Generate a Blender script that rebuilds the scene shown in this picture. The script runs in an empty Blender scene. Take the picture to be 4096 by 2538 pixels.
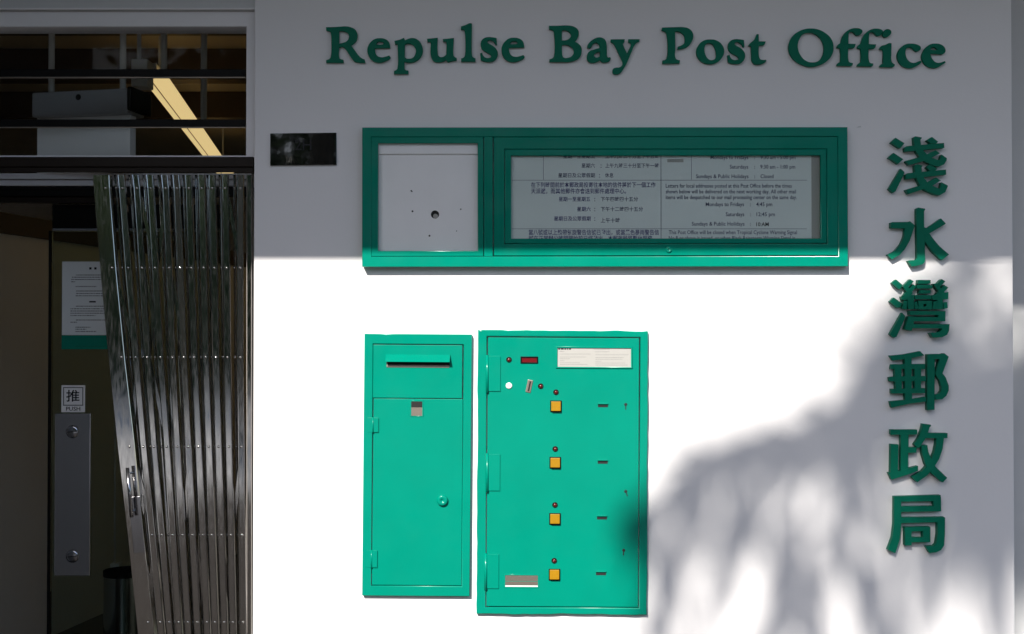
import bpy, bmesh, math, random
from mathutils.geometry import tessellate_polygon
from mathutils import Vector, Matrix, noise
R = math.radians
random.seed(7)
sc = bpy.context.scene
COL = sc.collection

# ------------------------------------------------------------------ camera
CAMD, S = 4.0, 0.0008                 # metres to the wall, metres per photo pixel on the wall
W, H = 4096, 2538
PITCH = R(0.8)
CZ = 1.6 - CAMD * math.tan(PITCH)
FPX = CAMD / S                        # focal length in photo pixels
cam = bpy.data.cameras.new('camera'); cam.sensor_width = 36; cam.lens = 36 * FPX / W
cam.clip_start = 0.05; cam.clip_end = 500
co = bpy.data.objects.new('camera', cam); COL.objects.link(co)
co.location = (0, -CAMD, CZ); co.rotation_euler = (math.pi / 2 + PITCH, 0, 0)
sc.camera = co

# ------------------------------------------------------------------ sky, sun, exposure
OUT = Vector((-0.39, -1.0, 0.80))     # towards the sun (wall faces -Y)
SUN = OUT.normalized()
ELEV = math.asin(SUN.z); AZ = math.atan2(SUN.x, SUN.y)
world = bpy.data.worlds.new('World'); sc.world = world; world.use_nodes = True
wn = world.node_tree.nodes; wl = world.node_tree.links
bg = wn['Background']
sky = wn.new('ShaderNodeTexSky'); sky.sky_type = 'NISHITA'; sky.sun_disc = False
sky.sun_elevation = ELEV; sky.sun_rotation = AZ
wl.new(sky.outputs[0], bg.inputs[0]); bg.inputs[1].default_value = 0.10
sl = bpy.data.lights.new('sun', 'SUN'); sl.energy = 4.6; sl.angle = R(0.53); sl.color = (1, 0.955, 0.88)
so = bpy.data.objects.new('sun', sl); COL.objects.link(so)
so.rotation_euler = SUN.to_track_quat('Z', 'Y').to_euler(); so.location = SUN * 30
vs = sc.view_settings
vs.view_transform = 'Standard'; vs.look = 'None'; vs.gamma = 1; vs.exposure = 0.85; vs.use_curve_mapping = False

# ------------------------------------------------------------------ helpers
def P(x, y, d=0.0):
    """photo pixel -> world point on the vertical plane y = d (d > 0 is behind the wall face)"""
    v = Vector(((x - W / 2) / FPX, 1.0, (H / 2 - y) / FPX))
    v = Vector((v.x, v.y * math.cos(PITCH) - v.z * math.sin(PITCH), v.y * math.sin(PITCH) + v.z * math.cos(PITCH)))
    t = (CAMD + d) / v.y
    return Vector((0, -CAMD, CZ)) + v * t
def PX(n, d=0.0): return n * S * (CAMD + d) / CAMD

def tag(o, label=None, cat=None, group=None, kind=None):
    if label: o['label'] = label
    if cat: o['category'] = cat
    if group: o['group'] = group
    if kind: o['kind'] = kind
    return o
def link(name, mesh, mat=None, parent=None):
    o = bpy.data.objects.new(name, mesh); COL.objects.link(o)
    if mat is not None and not mesh.materials: mesh.materials.append(mat)
    if parent: o.parent = parent
    return o
def empty(name, loc, tilt=0.0):
    o = bpy.data.objects.new(name, None); COL.objects.link(o)
    o.empty_display_size = 0.1; o.location = loc; o.rotation_euler = (0, tilt, 0)
    return o
def finish(bm, name, smooth=False):
    bmesh.ops.recalc_face_normals(bm, faces=bm.faces)
    m = bpy.data.meshes.new(name); bm.to_mesh(m); bm.free()
    if smooth:
        for p in m.polygons: p.use_smooth = True
    return m
def add_box(bm, a, b, bev=0.0, seg=2):
    g = bmesh.ops.create_cube(bm, size=1.0)['verts']
    for v in g:
        v.co = Vector([(a[i] + b[i]) / 2 + v.co[i] * abs(b[i] - a[i]) for i in range(3)])
    if bev > 0:
        es = list({e for v in g for e in v.link_edges})
        bmesh.ops.bevel(bm, geom=es, offset=bev, segments=seg, affect='EDGES', profile=0.6)
def box_mesh(name, a, b, bev=0.0):
    bm = bmesh.new(); add_box(bm, a, b, bev); return finish(bm, name)
def add_tube(bm, pts, radii, n=8, cap=True):
    rings = []
    for i, p in enumerate(pts):
        p = Vector(p)
        t = (Vector(pts[min(i + 1, len(pts) - 1)]) - Vector(pts[max(i - 1, 0)])).normalized()
        u = t.cross(Vector((0, 0, 1)) if abs(t.z) < 0.9 else Vector((1, 0, 0))).normalized(); w = t.cross(u)
        r = radii[i] if isinstance(radii, (list, tuple)) else radii
        rings.append([bm.verts.new(p + (u * math.cos(k * 2 * math.pi / n) + w * math.sin(k * 2 * math.pi / n)) * r) for k in range(n)])
    for a, b in zip(rings, rings[1:]):
        for k in range(n): bm.faces.new((a[k], a[(k + 1) % n], b[(k + 1) % n], b[k]))
    if cap: bm.faces.new(rings[0][::-1]); bm.faces.new(rings[-1])
def lathe(prof, n=20):
    """profile of (radius, out) revolved about the -Y axis"""
    bm = bmesh.new(); rings = []
    for r, h in prof:
        rings.append([bm.verts.new((r * math.cos(k * 2 * math.pi / n), -h, r * math.sin(k * 2 * math.pi / n))) for k in range(n)] if r > 1e-6 else [bm.verts.new((0, -h, 0))])
    for a, b in zip(rings, rings[1:]):
        for k in range(n):
            A = [a[k % len(a)], a[(k + 1) % len(a)]] if len(a) > 1 else [a[0]]
            B = [b[(k + 1) % len(b)], b[k % len(b)]] if len(b) > 1 else [b[0]]
            if len(A) + len(B) > 2: bm.faces.new(A + B)
    return finish(bm, 'lathe', True)
def fill_mesh(name, splines, extrude, bev=0.0, smooth_curve=True, res=5):
    """closed outlines [(x, z, corner), ...] in metres -> solid whose back is at y=0 and whose front is at -2*extrude"""
    c = bpy.data.curves.new('tmp', 'CURVE'); c.dimensions = '2D'; c.fill_mode = 'BOTH'
    c.extrude = max(extrude - bev, 0); c.bevel_depth = bev; c.bevel_resolution = 1; c.resolution_u = res; c.offset = -bev
    for pts in splines:
        if smooth_curve:
            s = c.splines.new('BEZIER'); s.bezier_points.add(len(pts) - 1)
            for b, p in zip(s.bezier_points, pts):
                b.co = (p[0], p[1], 0); t = 'VECTOR' if p[2] else 'AUTO'
                b.handle_left_type = t; b.handle_right_type = t
        else:
            s = c.splines.new('POLY'); s.points.add(len(pts) - 1)
            for b, p in zip(s.points, pts): b.co = (p[0], p[1], 0, 1)
        s.use_cyclic_u = True
    o = bpy.data.objects.new('tmp', c); COL.objects.link(o); bpy.context.view_layer.update()
    m = bpy.data.meshes.new_from_object(o.evaluated_get(bpy.context.evaluated_depsgraph_get()))
    bpy.data.objects.remove(o); bpy.data.curves.remove(c)
    m.name = name
    for v in m.vertices: v.co = Vector((v.co.x, -v.co.z - extrude, v.co.y))
    return m
def text_mesh(body, x0, x1, yc, em, d, origin, offset=0.0):
    """flat print, fitted between photo pixels x0..x1 and centred on row yc, at depth d"""
    c = bpy.data.curves.new('tmp', 'FONT'); c.body = body; c.resolution_u = 2; c.fill_mode = 'FRONT'; c.offset = offset
    o = bpy.data.objects.new('tmp', c); COL.objects.link(o); bpy.context.view_layer.update()
    m = bpy.data.meshes.new_from_object(o.evaluated_get(bpy.context.evaluated_depsgraph_get()))
    bpy.data.objects.remove(o); bpy.data.curves.remove(c)
    xs = [v.co.x for v in m.vertices]; a, b = min(xs), max(xs)
    pa, pb = P(x0, yc, d), P(x1, yc, d); k = PX(em, d)
    for v in m.vertices:
        v.co = Vector((pa.x + (v.co.x - a) / (b - a) * (pb.x - pa.x), d, pa.z + (v.co.y - 0.34) * k)) - origin
    return m

class Thing:
    """an Empty at the thing's base; shapes are given in photo pixels + depth and stored in its own frame"""
    def __init__(s, name, label, cat, base, d=0.0, tilt=0.0, group=None, loc=None):
        s.loc = Vector(loc) if loc is not None else P(base[0], base[1], d)
        s.o = tag(empty(name, s.loc, tilt), label, cat, group); s.tilt = tilt
        s.inv = Matrix.Rotation(-tilt, 3, 'Y')
    def L(s, x, y, d): return s.inv @ (P(x, y, d) - s.loc)
    def rect(s, r, d):
        c = s.L((r[0] + r[2]) / 2, (r[1] + r[3]) / 2, d); w, h = PX(r[2] - r[0], d) / 2, PX(r[3] - r[1], d) / 2
        return c.x - w, c.x + w, c.z - h, c.z + h
    def box(s, name, r, d0, d1, mat, bev=0.0, parent=None, ref=None):
        """d0 front, d1 back"""
        x0, x1, z0, z1 = s.rect(r, d0 if ref is None else ref); oy = s.loc.y
        return link(name, box_mesh(name, (x0, d0 - oy, z0), (x1, d1 - oy, z1), bev), mat, parent or s.o)
    def ring(s, name, ro, ri, d0, d1, mat, bev=0.0, parent=None, wob=0.0):
        e = (d1 - d0) / 2; sp = []
        for k, r in enumerate((ro, ri)):
            x0, x1, z0, z1 = s.rect(r, d0)
            cs = [(x0, z0), (x1, z0), (x1, z1), (x0, z1)]
            if wob and k == 0:
                pts = []
                for a, b in zip(cs, cs[1:] + cs[:1]):
                    for i in range(28):
                        t = i / 28; q = Vector((a[0] + (b[0] - a[0]) * t, 0, a[1] + (b[1] - a[1]) * t))
                        n = noise.noise_vector(q * 22) + noise.noise_vector(q * 70) * 0.6
                        pts.append((q.x + n.x * wob, q.z + n.z * wob, 0))
                sp.append(pts)
            else: sp.append([(a, b, 1) for a, b in cs])
        m = fill_mesh(name, sp, e, bev, False)
        for v in m.vertices: v.co.y += d1 - s.loc.y
        return link(name, m, mat, parent or s.o)
    def disc(s, name, x, y, d, prof, mat, n=20, parent=None):
        o = link(name, lathe([(PX(r, d), h) for r, h in prof], n), mat, parent or s.o); o.location = s.L(x, y, d)
        return o
    def text(s, name, body, x0, x1, yc, em, d, mat, parent=None, offset=0.0):
        return link(name, text_mesh(body, x0, x1, yc, em, d, s.loc, offset), mat, parent or s.o)

# ------------------------------------------------------------------ materials
def mat(name, col, rough=0.5, metal=0.0, spec=0.5, var=0.0, vscale=6.0, bump=0.0, bscale=40.0, bdist=0.002, stretch=(1, 1, 1), rvar=0.0, coat=0.0):
    m = bpy.data.materials.new(name); m.use_nodes = True
    n, l = m.node_tree.nodes, m.node_tree.links; b = n['Principled BSDF']
    b.inputs['Base Color'].default_value = (*col, 1); b.inputs['Roughness'].default_value = rough
    b.inputs['Metallic'].default_value = metal; b.inputs['Specular IOR Level'].default_value = spec
    b.inputs['Coat Weight'].default_value = coat; b.inputs['Coat Roughness'].default_value = 0.08
    if var or bump or rvar:
        tc = n.new('ShaderNodeTexCoord'); mp = n.new('ShaderNodeMapping'); mp.inputs['Scale'].default_value = stretch
        geo = n.new('ShaderNodeNewGeometry'); l.new(geo.outputs['Position'], mp.inputs[0])
        def nz(scale, det=6):
            t = n.new('ShaderNodeTexNoise'); t.inputs['Scale'].default_value = scale; t.inputs['Detail'].default_value = det
            l.new(mp.outputs[0], t.inputs['Vector']); return t
        if var:
            t = nz(vscale); mx = n.new('ShaderNodeMix'); mx.data_type = 'RGBA'
            mx.inputs[6].default_value = (*[c * (1 - var) for c in col], 1); mx.inputs[7].default_value = (*[min(1, c * (1 + var)) for c in col], 1)
            l.new(t.outputs[0], mx.inputs[0]); l.new(mx.outputs[2], b.inputs['Base Color'])
        if rvar:
            t = nz(vscale * 2.3); r = n.new('ShaderNodeMapRange'); r.inputs[1].default_value = 0.3; r.inputs[2].default_value = 0.7
            r.inputs[3].default_value = max(0.02, rough - rvar); r.inputs[4].default_value = rough + rvar
            l.new(t.outputs[0], r.inputs[0]); l.new(r.outputs[0], b.inputs['Roughness'])
        if bump:
            t = nz(bscale, 4); bp = n.new('ShaderNodeBump'); bp.inputs['Strength'].default_value = bump; bp.inputs['Distance'].default_value = bdist
            l.new(t.outputs[0], bp.inputs['Height']); l.new(bp.outputs[0], b.inputs['Normal'])
    return m
def glass(name, tint=(0.9, 0.95, 0.92), refl=0.9, ior=1.22):
    m = bpy.data.materials.new(name); m.use_nodes = True; n, l = m.node_tree.nodes, m.node_tree.links
    n.remove(n['Principled BSDF']); tr = n.new('ShaderNodeBsdfTransparent'); tr.inputs[0].default_value = (*tint, 1)
    g = n.new('ShaderNodeBsdfGlossy'); g.inputs['Roughness'].default_value = 0.01; g.inputs[0].default_value = (refl, refl, refl, 1)
    f = n.new('ShaderNodeFresnel'); f.inputs[0].default_value = ior; mx = n.new('ShaderNodeMixShader')
    l.new(f.outputs[0], mx.inputs[0]); l.new(tr.outputs[0], mx.inputs[1]); l.new(g.outputs[0], mx.inputs[2])
    l.new(mx.outputs[0], n['Material Output'].inputs[0]); return m
def emit(name, col, k):
    m = bpy.data.materials.new(name); m.use_nodes = True; b = m.node_tree.nodes['Principled BSDF']
    b.inputs['Base Color'].default_value = (*col, 1); b.inputs['Emission Color'].default_value = (*col, 1); b.inputs['Emission Strength'].default_value = k
    return m
M = {}
M['wall'] = mat('white_wall_paint', (0.82, 0.80, 0.805), 0.85, spec=0.3, var=0.035, vscale=2.0, bump=0.35, bscale=110, bdist=0.0008)
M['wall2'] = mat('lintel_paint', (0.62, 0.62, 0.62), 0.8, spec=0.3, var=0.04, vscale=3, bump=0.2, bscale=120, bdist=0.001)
M['green'] = mat('green_gloss_paint', (0.0, 0.208, 0.143), 0.2, spec=0.3, var=0.09, vscale=7, bump=0.2, bscale=14, bdist=0.0022, rvar=0.06)
M['sign'] = mat('green_sign_paint', (0.0, 0.15, 0.088), 0.5, spec=0.15, var=0.06, vscale=9)
M['white'] = mat('white_enamel', (0.86, 0.85, 0.85), 0.5, var=0.05, vscale=9, bump=0.05, bscale=30)
M['paper'] = mat('notice_paper', (0.74, 0.77, 0.77), 0.7, var=0.05, vscale=7)
M['label'] = mat('label_paper', (0.36, 0.35, 0.33), 0.6, var=0.03, vscale=60)
M['ink'] = mat('blue_black_ink', (0.09, 0.09, 0.16), 0.8)
M['violet'] = mat('violet_ink', (0.085, 0.075, 0.21), 0.8)
M['grey_ink'] = mat('grey_ink', (0.20, 0.20, 0.20), 0.8)
M['black_ink'] = mat('black_ink', (0.015, 0.015, 0.018), 0.8)
M['black'] = mat('black_paint', (0.005, 0.005, 0.005), 0.45, spec=0.1)
M['hole'] = mat('dark_cavity', (0.012, 0.012, 0.012), 0.9)
M['brown'] = mat('dark_brown_metal', (0.016, 0.011, 0.008), 0.4, spec=0.15, var=0.2, vscale=5)
M['steel'] = mat('stainless_steel', (0.62, 0.60, 0.58), 0.10, 1.0, var=0.15, vscale=40, bump=0.04, bscale=30, bdist=0.0006, stretch=(2, 2, 0.3), rvar=0.05)
M['steel2'] = mat('brushed_steel', (0.42, 0.42, 0.45), 0.16, 1.0, bump=0.12, bscale=300, bdist=0.0004, stretch=(1, 1, 0.02))
M['plate'] = mat('dark_brushed_steel', (0.62, 0.62, 0.66), 0.12, 1.0, bump=0.12, bscale=300, bdist=0.0004, stretch=(1, 1, 0.02))
M['tray'] = mat('tray_metal', (0.30, 0.26, 0.22), 0.4, 0.8)
M['amber'] = mat('amber_plastic', (0.33, 0.17, 0.005), 0.3, var=0.15, vscale=60, coat=0.3)
M['red'] = mat('red_led_plastic', (0.10, 0.006, 0.006), 0.2, coat=0.5)
M['redwin'] = mat('red_display', (0.12, 0.004, 0.006), 0.25)
M['plaque'] = mat('black_glass_plaque', (0.004, 0.004, 0.004), 0.03, spec=1.0, bump=0.05, bscale=14, bdist=0.002)
M['glass'] = glass('clear_glass', (0.93, 0.95, 0.94))
M['transom'] = glass('transom_glass', (0.95, 0.96, 0.95), 0.9, 1.13)
M['doorglass'] = glass('door_glass', (0.70, 0.76, 0.70))
M['beige'] = mat('beige_wall', (0.72, 0.70, 0.67), 0.7, var=0.06, vscale=2)
M['ceil'] = mat('interior_ceiling', (0.42, 0.37, 0.29), 0.8, var=0.1, vscale=3)
M['wood'] = mat('brown_beam', (0.06, 0.038, 0.024), 0.6, var=0.2, vscale=4)
M['floor'] = mat('dark_floor', (0.02, 0.02, 0.02), 0.15)
M['pipe'] = mat('white_pipe', (0.70, 0.70, 0.68), 0.5)
M['alu'] = mat('white_aluminium', (0.68, 0.67, 0.70), 0.4)
M['greyplastic'] = mat('grey_plastic', (0.24, 0.24, 0.25), 0.5)
M['lampglow'] = emit('warm_lamp', (1.0, 0.74, 0.34), 0.42)
M['pave'] = mat('darkened_pavement', (0.045, 0.041, 0.038), 1.0, spec=0.0, var=0.2, vscale=3)  # dark colour stands in for shade on the ground near the gate
M['screen_dark'] = mat('sun_screen_dark', (0.10, 0.097, 0.095), 0.5, var=0.3, vscale=40)  # kept dark so the added wall darkens what the steel reflects
M['road'] = mat('concrete_road', (0.34, 0.34, 0.34), 1.0, spec=0.0, var=0.1, vscale=2)
M['hill'] = mat('hillside_green', (0.022, 0.034, 0.014), 0.9, var=0.5, vscale=0.8, spec=0.1)
M['leaf'] = mat('leaf', (0.05, 0.09, 0.02), 0.5, var=0.4, vscale=2)
M['bark'] = mat('bark', (0.10, 0.08, 0.06), 0.9, var=0.3, vscale=5)

# ------------------------------------------------------------------ setting
bm = bmesh.new(); vv = [bm.verts.new(p) for p in ((-80, -120, 0), (80, -120, 0), (80, 0.19, 0), (-80, 0.19, 0))]; bm.faces.new(vv)
tag(link('ground', finish(bm, 'ground'), M['pave']), 'paved forecourt before the post office, coloured dark to stand in for shade', 'ground', kind='structure')
bm = bmesh.new(); vv = [bm.verts.new(p) for p in ((-80, -27, 0.004), (80, -27, 0.004), (80, -8.4, 0.004), (-80, -8.4, 0.004))]; bm.faces.new(vv)
tag(link('added_plaza', finish(bm, 'added_plaza'), M['road']), 'pale concrete strip added to reflect brightly in the gate', 'added_plaza', kind='structure')  # bright ground strip placed to give the gate its bright reflected band
bm = bmesh.new(); gv = []
for i in range(61):
    row = []
    for j in range(13):
        x = -75 + i * 2.5; y = -27 - j * 2.2; e = min(1, j / 5)
        row.append(bm.verts.new((x, y, -0.2 + 10.5 * e ** 0.7 + noise.noise(Vector((x * .13, y * .13, 0))) * 3 * e + noise.noise(Vector((x * .6, y * .6, 3))) * 1.2 * e)))
    gv.append(row)
for i in range(60):
    for j in range(12): bm.faces.new((gv[i][j], gv[i + 1][j], gv[i + 1][j + 1], gv[i][j + 1]))
tag(link('added_hillside', finish(bm, 'added_hillside', True), M['hill']), 'dark wooded slope added out of view to darken reflections and block low sky', 'hill', kind='structure')  # unseen slope added to darken the steel's reflections and cut skylight
XE = P(1016, 700).x; XR = P(4053, 1300).x
ZL = P(900, 42, 0.012).z
SH = P(1600, 1042)                                   # edge of the canopy's shade on the wall
CO = 2.0; ZC = SH.z + CO * 0.80
bld = tag(empty('post_office_building', (0, 0.1, 0)), 'white painted post office wall with recessed doorway and canopy', 'building')
def bpart(name, a, b, m, bev=0.0):
    a = Vector(a) - bld.location; b = Vector(b) - bld.location
    return link(name, box_mesh(name, a, b, bev), m, bld)
bpart('wall', (XE, 0, -0.1), (XR, 0.2, 4.4), M['wall'], 0.004)
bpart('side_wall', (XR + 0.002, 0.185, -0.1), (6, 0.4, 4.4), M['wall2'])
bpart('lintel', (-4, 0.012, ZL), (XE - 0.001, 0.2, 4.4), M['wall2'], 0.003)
bpart('lintel_trim', (-4, 0.004, ZL + 0.0005), (XE - 0.001, 0.0118, ZL + 0.006), M['wall'], 0.002)
bpart('left_wall', (-6, 0, -0.1), (-2.16, 0.2, ZL - 0.001), M['wall'])
bpart('added_sun_screen', (-2.3, -CO + 0.02, -0.05), (-2.12, -0.001, ZC - 0.001), M['screen_dark'])  # unseen wall added to keep the sun off the doorway
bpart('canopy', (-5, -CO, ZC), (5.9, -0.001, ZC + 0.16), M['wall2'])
# paint chip on the wall
m = fill_mesh('paint_chip', [[(0, 0, 1), (0.016, 0.001, 1), (0.014, 0.006, 1), (0.007, 0.005, 1)]], 0.0004)
o = link('paint_chip', m, M['wall2'], bld); o.location = P(3425, 512, -0.0002) - bld.location
# inside the shop
def struct(name, a, b, m): return tag(link(name, box_mesh(name, a, b), m), kind='structure')
struct('shop_floor', (-6, 0.2, -0.1), (3, 9, 0.004), M['floor'])
struct('shop_ceiling', (-6, 0.21, 3.22), (3, 9, 3.3), M['ceil'])
struct('shop_back_wall', (-6, 9, -0.1), (3, 9.1, 3.3), M['beige'])
struct('shop_right_wall', (-0.55, 0.21, 0), (-0.45, 9, 3.2), M['beige'])
struct('shop_left_wall', (-6.1, 0.21, 0), (-6, 9, 3.2), M['beige'])
for k, (y, w) in enumerate(((1.0, 0.16), (2.1, 0.14), (3.3, 0.14), (4.6, 0.14))):
    tag(link('ceiling_beam', box_mesh('beam', (-5.9, y, 3.04), (-0.56, y + w, 3.219)), M['wood']), ('nearest', 'second', 'third', 'farthest')[k] + ' brown beam across the shop ceiling behind the transom', 'beam', 'brown ceiling beams')
# low partition
pa = tag(empty('partition_wall', (-2.56, 1.2, 0.005)), 'beige partition wall seen inside through the open doorway', 'partition')
bm = bmesh.new(); add_box(bm, (-0.1, 0, 0), (0, 5.0, 2.02)); m = finish(bm, 'p'); o = link('panel', m, M['beige'], pa)
bm = bmesh.new(); add_box(bm, (-0.11, -0.01, 2.021), (0.012, 5.0, 2.12)); o = link('cap', finish(bm, 'c'), M['wood'], pa)
pa.rotation_euler = (0, 0, -R(10))

# ------------------------------------------------------------------ transom window and things behind it
tw = Thing('transom_window', 'wide dark transom window with two black bars above the folding gate', 'window', (500, 626), 0.15)
tw.ring('frame', (-900, 44, 1022, 650), (-880, 106, 987, 624), 0.022, 0.12, M['wall'], 0.002)
tw.box('glass', (-880, 80, 1020, 650), 0.160, 0.166, M['transom'])
for y0, y1 in ((277, 308), (478, 508)):
    b = tw.box('security_bar', (-880, y0, 984, y1), 0.060, 0.090, M['black'], 0.002)
    tw.box('painted_reflection', (-880, y1 + 1, 984, y1 + 3.5), 0.062, 0.075, M['tray'], parent=b)  # thin pale strip painted as the reflection along the bar's lower edge
hs = Thing('hanging_sign', 'white hanging panel under a dark grey box, behind the transom glass', 'sign', (335, 655), 0.40)
hs.box('housing', (118, 362, 546, 462), 0.34, 0.46, M['greyplastic'], 0.008)
hs.box('panel', (130, 463, 546, 690), 0.38, 0.42, M['white'], 0.003)
hs.disc('fixing_hole', 330, 390, 0.3395, [(0, 0.0004), (12, 0.0004), (12, 0)], M['hole'])
hs.box('end_cap', (547, 356, 566, 452), 0.33, 0.47, M['black'], 0.006)
for x in (190, 508):
    bm = bmesh.new(); a = hs.L(x, 372, 0.4); add_tube(bm, [a, (a.x, a.y, 3.219 - hs.loc.z)], 0.011, 10); link('rod', finish(bm, 'rod', True), M['pipe'], hs.o)
hs.o.rotation_euler = (0, 0, -R(13))
for x, yb, d, lab in ((655, 298, 0.55, 'nearer'), (815, 495, 0.8, 'farther')):
    bm = bmesh.new(); a = P(x, yb, d); add_tube(bm, [(0, 0, 0), (0, 0, 3.219 - a.z)], 0.012, 10)
    o = link('ceiling_pipe', finish(bm, 'pipe'), M['pipe']); o.location = a
    tag(o, lab + ' slim white pipe hanging from the ceiling right of the hanging panel', 'pipe', 'white ceiling pipes')
jb = Thing('junction_box', 'small white box crossed by the upper black transom bar', 'box', (553, 347), 0.6)
jb.box('case', (524, 236, 590, 346), 0.58, 0.66, M['pipe'], 0.004)
bm = bmesh.new(); a = jb.L(556, 236, 0.62); add_tube(bm, [(a.x, a.y, a.z), (a.x, a.y, 3.219 - jb.loc.z)], 0.008); link('conduit', finish(bm, 'c', True), M['pipe'], jb.o)
# long warm ceiling lamp
def lamp(n0, n1, label):
    lp = tag(empty('ceiling_lamp', n0), label, 'lamp', 'long ceiling lamps of the shop')
    lp.rotation_euler = (0, 0, math.atan2(n1.y - n0.y, n1.x - n0.x)); ll = (n1 - n0).length
    bm = bmesh.new(); q = [bm.verts.new(p) for p in ((0, -.07, .03), (0, 0, -.01), (0, .07, .03), (ll, -.07, .03), (ll, 0, -.01), (ll, .07, .03))]
    for f in ((0, 1, 4, 3), (1, 2, 5, 4), (0, 2, 1), (3, 4, 5)): bm.faces.new([q[i] for i in f])
    df = link('diffuser', finish(bm, 'diff'), M['lampglow'], lp)
    link('seam', box_mesh('seam', (0, -.0025, -.0125), (ll, .0025, -.0105)), M['tray'], df)
    link('batten', box_mesh('bat', (-0.02, -.03, .031), (ll, .03, .07)), M['white'], lp)
    for x in (0.3, ll - 0.3):
        bm = bmesh.new(); add_tube(bm, [(x, 0, .07), (x, 0, 3.219 - n0.z)], 0.006); link('rod', finish(bm, 'r'), M['pipe'], lp)
n0, n1 = P(603, 312, 2.26), P(905, 705, 6.3); n1.z = n0.z
lamp(n0, n1, 'long warm yellow fluorescent lamp glowing behind the transom glass')
lamp(Vector((-1.05, 2.2, n0.z)), Vector((-1.05, 6.3, n0.z)), 'second long warm lamp, added out of view to brighten the partition')  # hidden from view, added to light the partition face

# ------------------------------------------------------------------ glass door
dd = 0.5
dr = Thing('glass_door', 'frameless glass door left of the folding gate', 'door', (420, 2680), dd)
zf = dr.rect((0, 0, 1, 1), dd)
x0 = dr.L(208, 900, dd).x; x1 = dr.L(900, 900, dd).x; zt = dr.L(208, 925, dd).z
link('glass', box_mesh('glass', (x0, 0, 0.02 - dr.loc.z), (x1, 0.012, zt)), M['doorglass'], dr.o)
link('edge_strip', box_mesh('edge', (x0 - 0.010, -0.004, 0.02 - dr.loc.z), (x0 - 0.0005, 0.016, zt)), M['black'], dr.o)
dr.box('top_fitting', (208, 818, 900, 914), dd - 0.02, dd + 0.03, M['black'], 0.003)
dr.box('silver_strip', (209, 915, 900, 924), dd - 0.018, dd + 0.028, M['steel2'])
pp = dr.box('push_plate', (219, 1657, 360, 2303), dd - 0.006, dd - 0.0005, M['plate'], 0.0015)
for y in (1728, 2226):
    k = dr.disc('screw', 290, y, dd - 0.0062, [(0, 0.004), (18, 0.004), (25, 0.002), (26, 0)], M['steel2'], parent=pp)
    k.location = dr.L(290, y, dd - 0.0062)
    sl_ = link('slot', box_mesh('slot', (-0.019, -0.0046, -0.0015), (0.019, -0.0041, 0.0015)), M['hole'], pp); sl_.location = k.location; sl_.rotation_euler = (0, -0.12, 0)
hd = Thing('door_header', 'white aluminium header rail above the glass door', 'door frame', (200, 745), 0.44)
for y0, y1 in ((694, 717), (722, 744)): hd.box('rail', (-900, y0, 1010, y1), 0.42, 0.46, M['alu'], 0.002)
hd.box('lower_rail', (-900, 748, 1010, 786), 0.425, 0.475, M['black'], 0.002)
hd.box('closer_track', (-900, 788, 390, 812), 0.44, 0.48, M['brown'], 0.002)
ps = Thing('push_sign', 'small square white PUSH sign on the glass door above the steel plate', 'sign', (292, 1650), dd - 0.003)
ps.box('plate', (245, 1542, 340, 1650), dd - 0.004, dd - 0.0006, M['white'], 0.001)
ps.ring('border', (252, 1549, 333, 1624), (256, 1553, 329, 1620), dd - 0.0048, dd - 0.0041, M['grey_ink'])
ps.text('character', '推', 265, 318, 1586, 50, dd - 0.005, M['black_ink'], offset=0.012)
ps.text('lettering', 'PUSH', 264, 321, 1636, 22, dd - 0.005, M['black_ink'], offset=0.01)
def dashes(thing, rows, d, m, parent, hpx, seed):
    rnd = random.Random(seed); bm = bmesh.new()
    for x0, x1, y in rows:
        x = x0
        while x < x1:
            w = rnd.uniform(0.7, 2.4) * hpx; a = thing.L(x, y - hpx / 2, d); b = thing.L(min(x + w, x1), y + hpx / 2, d)
            q = [bm.verts.new(p) for p in ((a.x, a.y, b.z), (b.x, a.y, b.z), (b.x, a.y, a.z), (a.x, a.y, a.z))]; bm.faces.new(q)
            x += w + rnd.uniform(0.3, 0.8) * hpx
    return tag(link('printed_text', finish(bm, 'txt'), m, parent), kind='stuff')
dn = Thing('door_notice', 'white notice with a green footer band on the glass door', 'notice', (336, 1398), dd - 0.003)
dn.box('sheet', (248, 1047, 470, 1341), dd - 0.003, dd - 0.0012, M['paper'])
ft = dn.box('footer', (246, 1342, 470, 1398), dd - 0.0036, dd - 0.001, M['green'])
dn.box('heading_mark', (357, 1070, 366, 1079), dd - 0.0036, dd - 0.0031, M['black_ink']); dn.box('heading_mark', (377, 1070, 386, 1079), dd - 0.0036, dd - 0.0031, M['black_ink'])
dashes(dn, [(305, 455, 1101), (288, 455, 1110), (285, 455, 1119), (285, 300, 1128), (303, 385, 1147), (305, 450, 1165), (305, 450, 1175), (303, 450, 1184), (304, 455, 1226), (282, 455, 1236), (282, 455, 1245), (282, 455, 1254), (282, 382, 1263), (304, 455, 1281), (282, 308, 1290), (302, 362, 1310), (302, 345, 1318), (302, 385, 1327)], dd - 0.0036, M['grey_ink'], dn.o, 4, 3)
dn.box('heading_mark', (357, 1205, 383, 1211), dd - 0.0036, dd - 0.0031, M['black_ink'])
dashes(dn, [(300, 420, 1386)], dd - 0.0042, M['sign'], ft, 3, 5)
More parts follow.
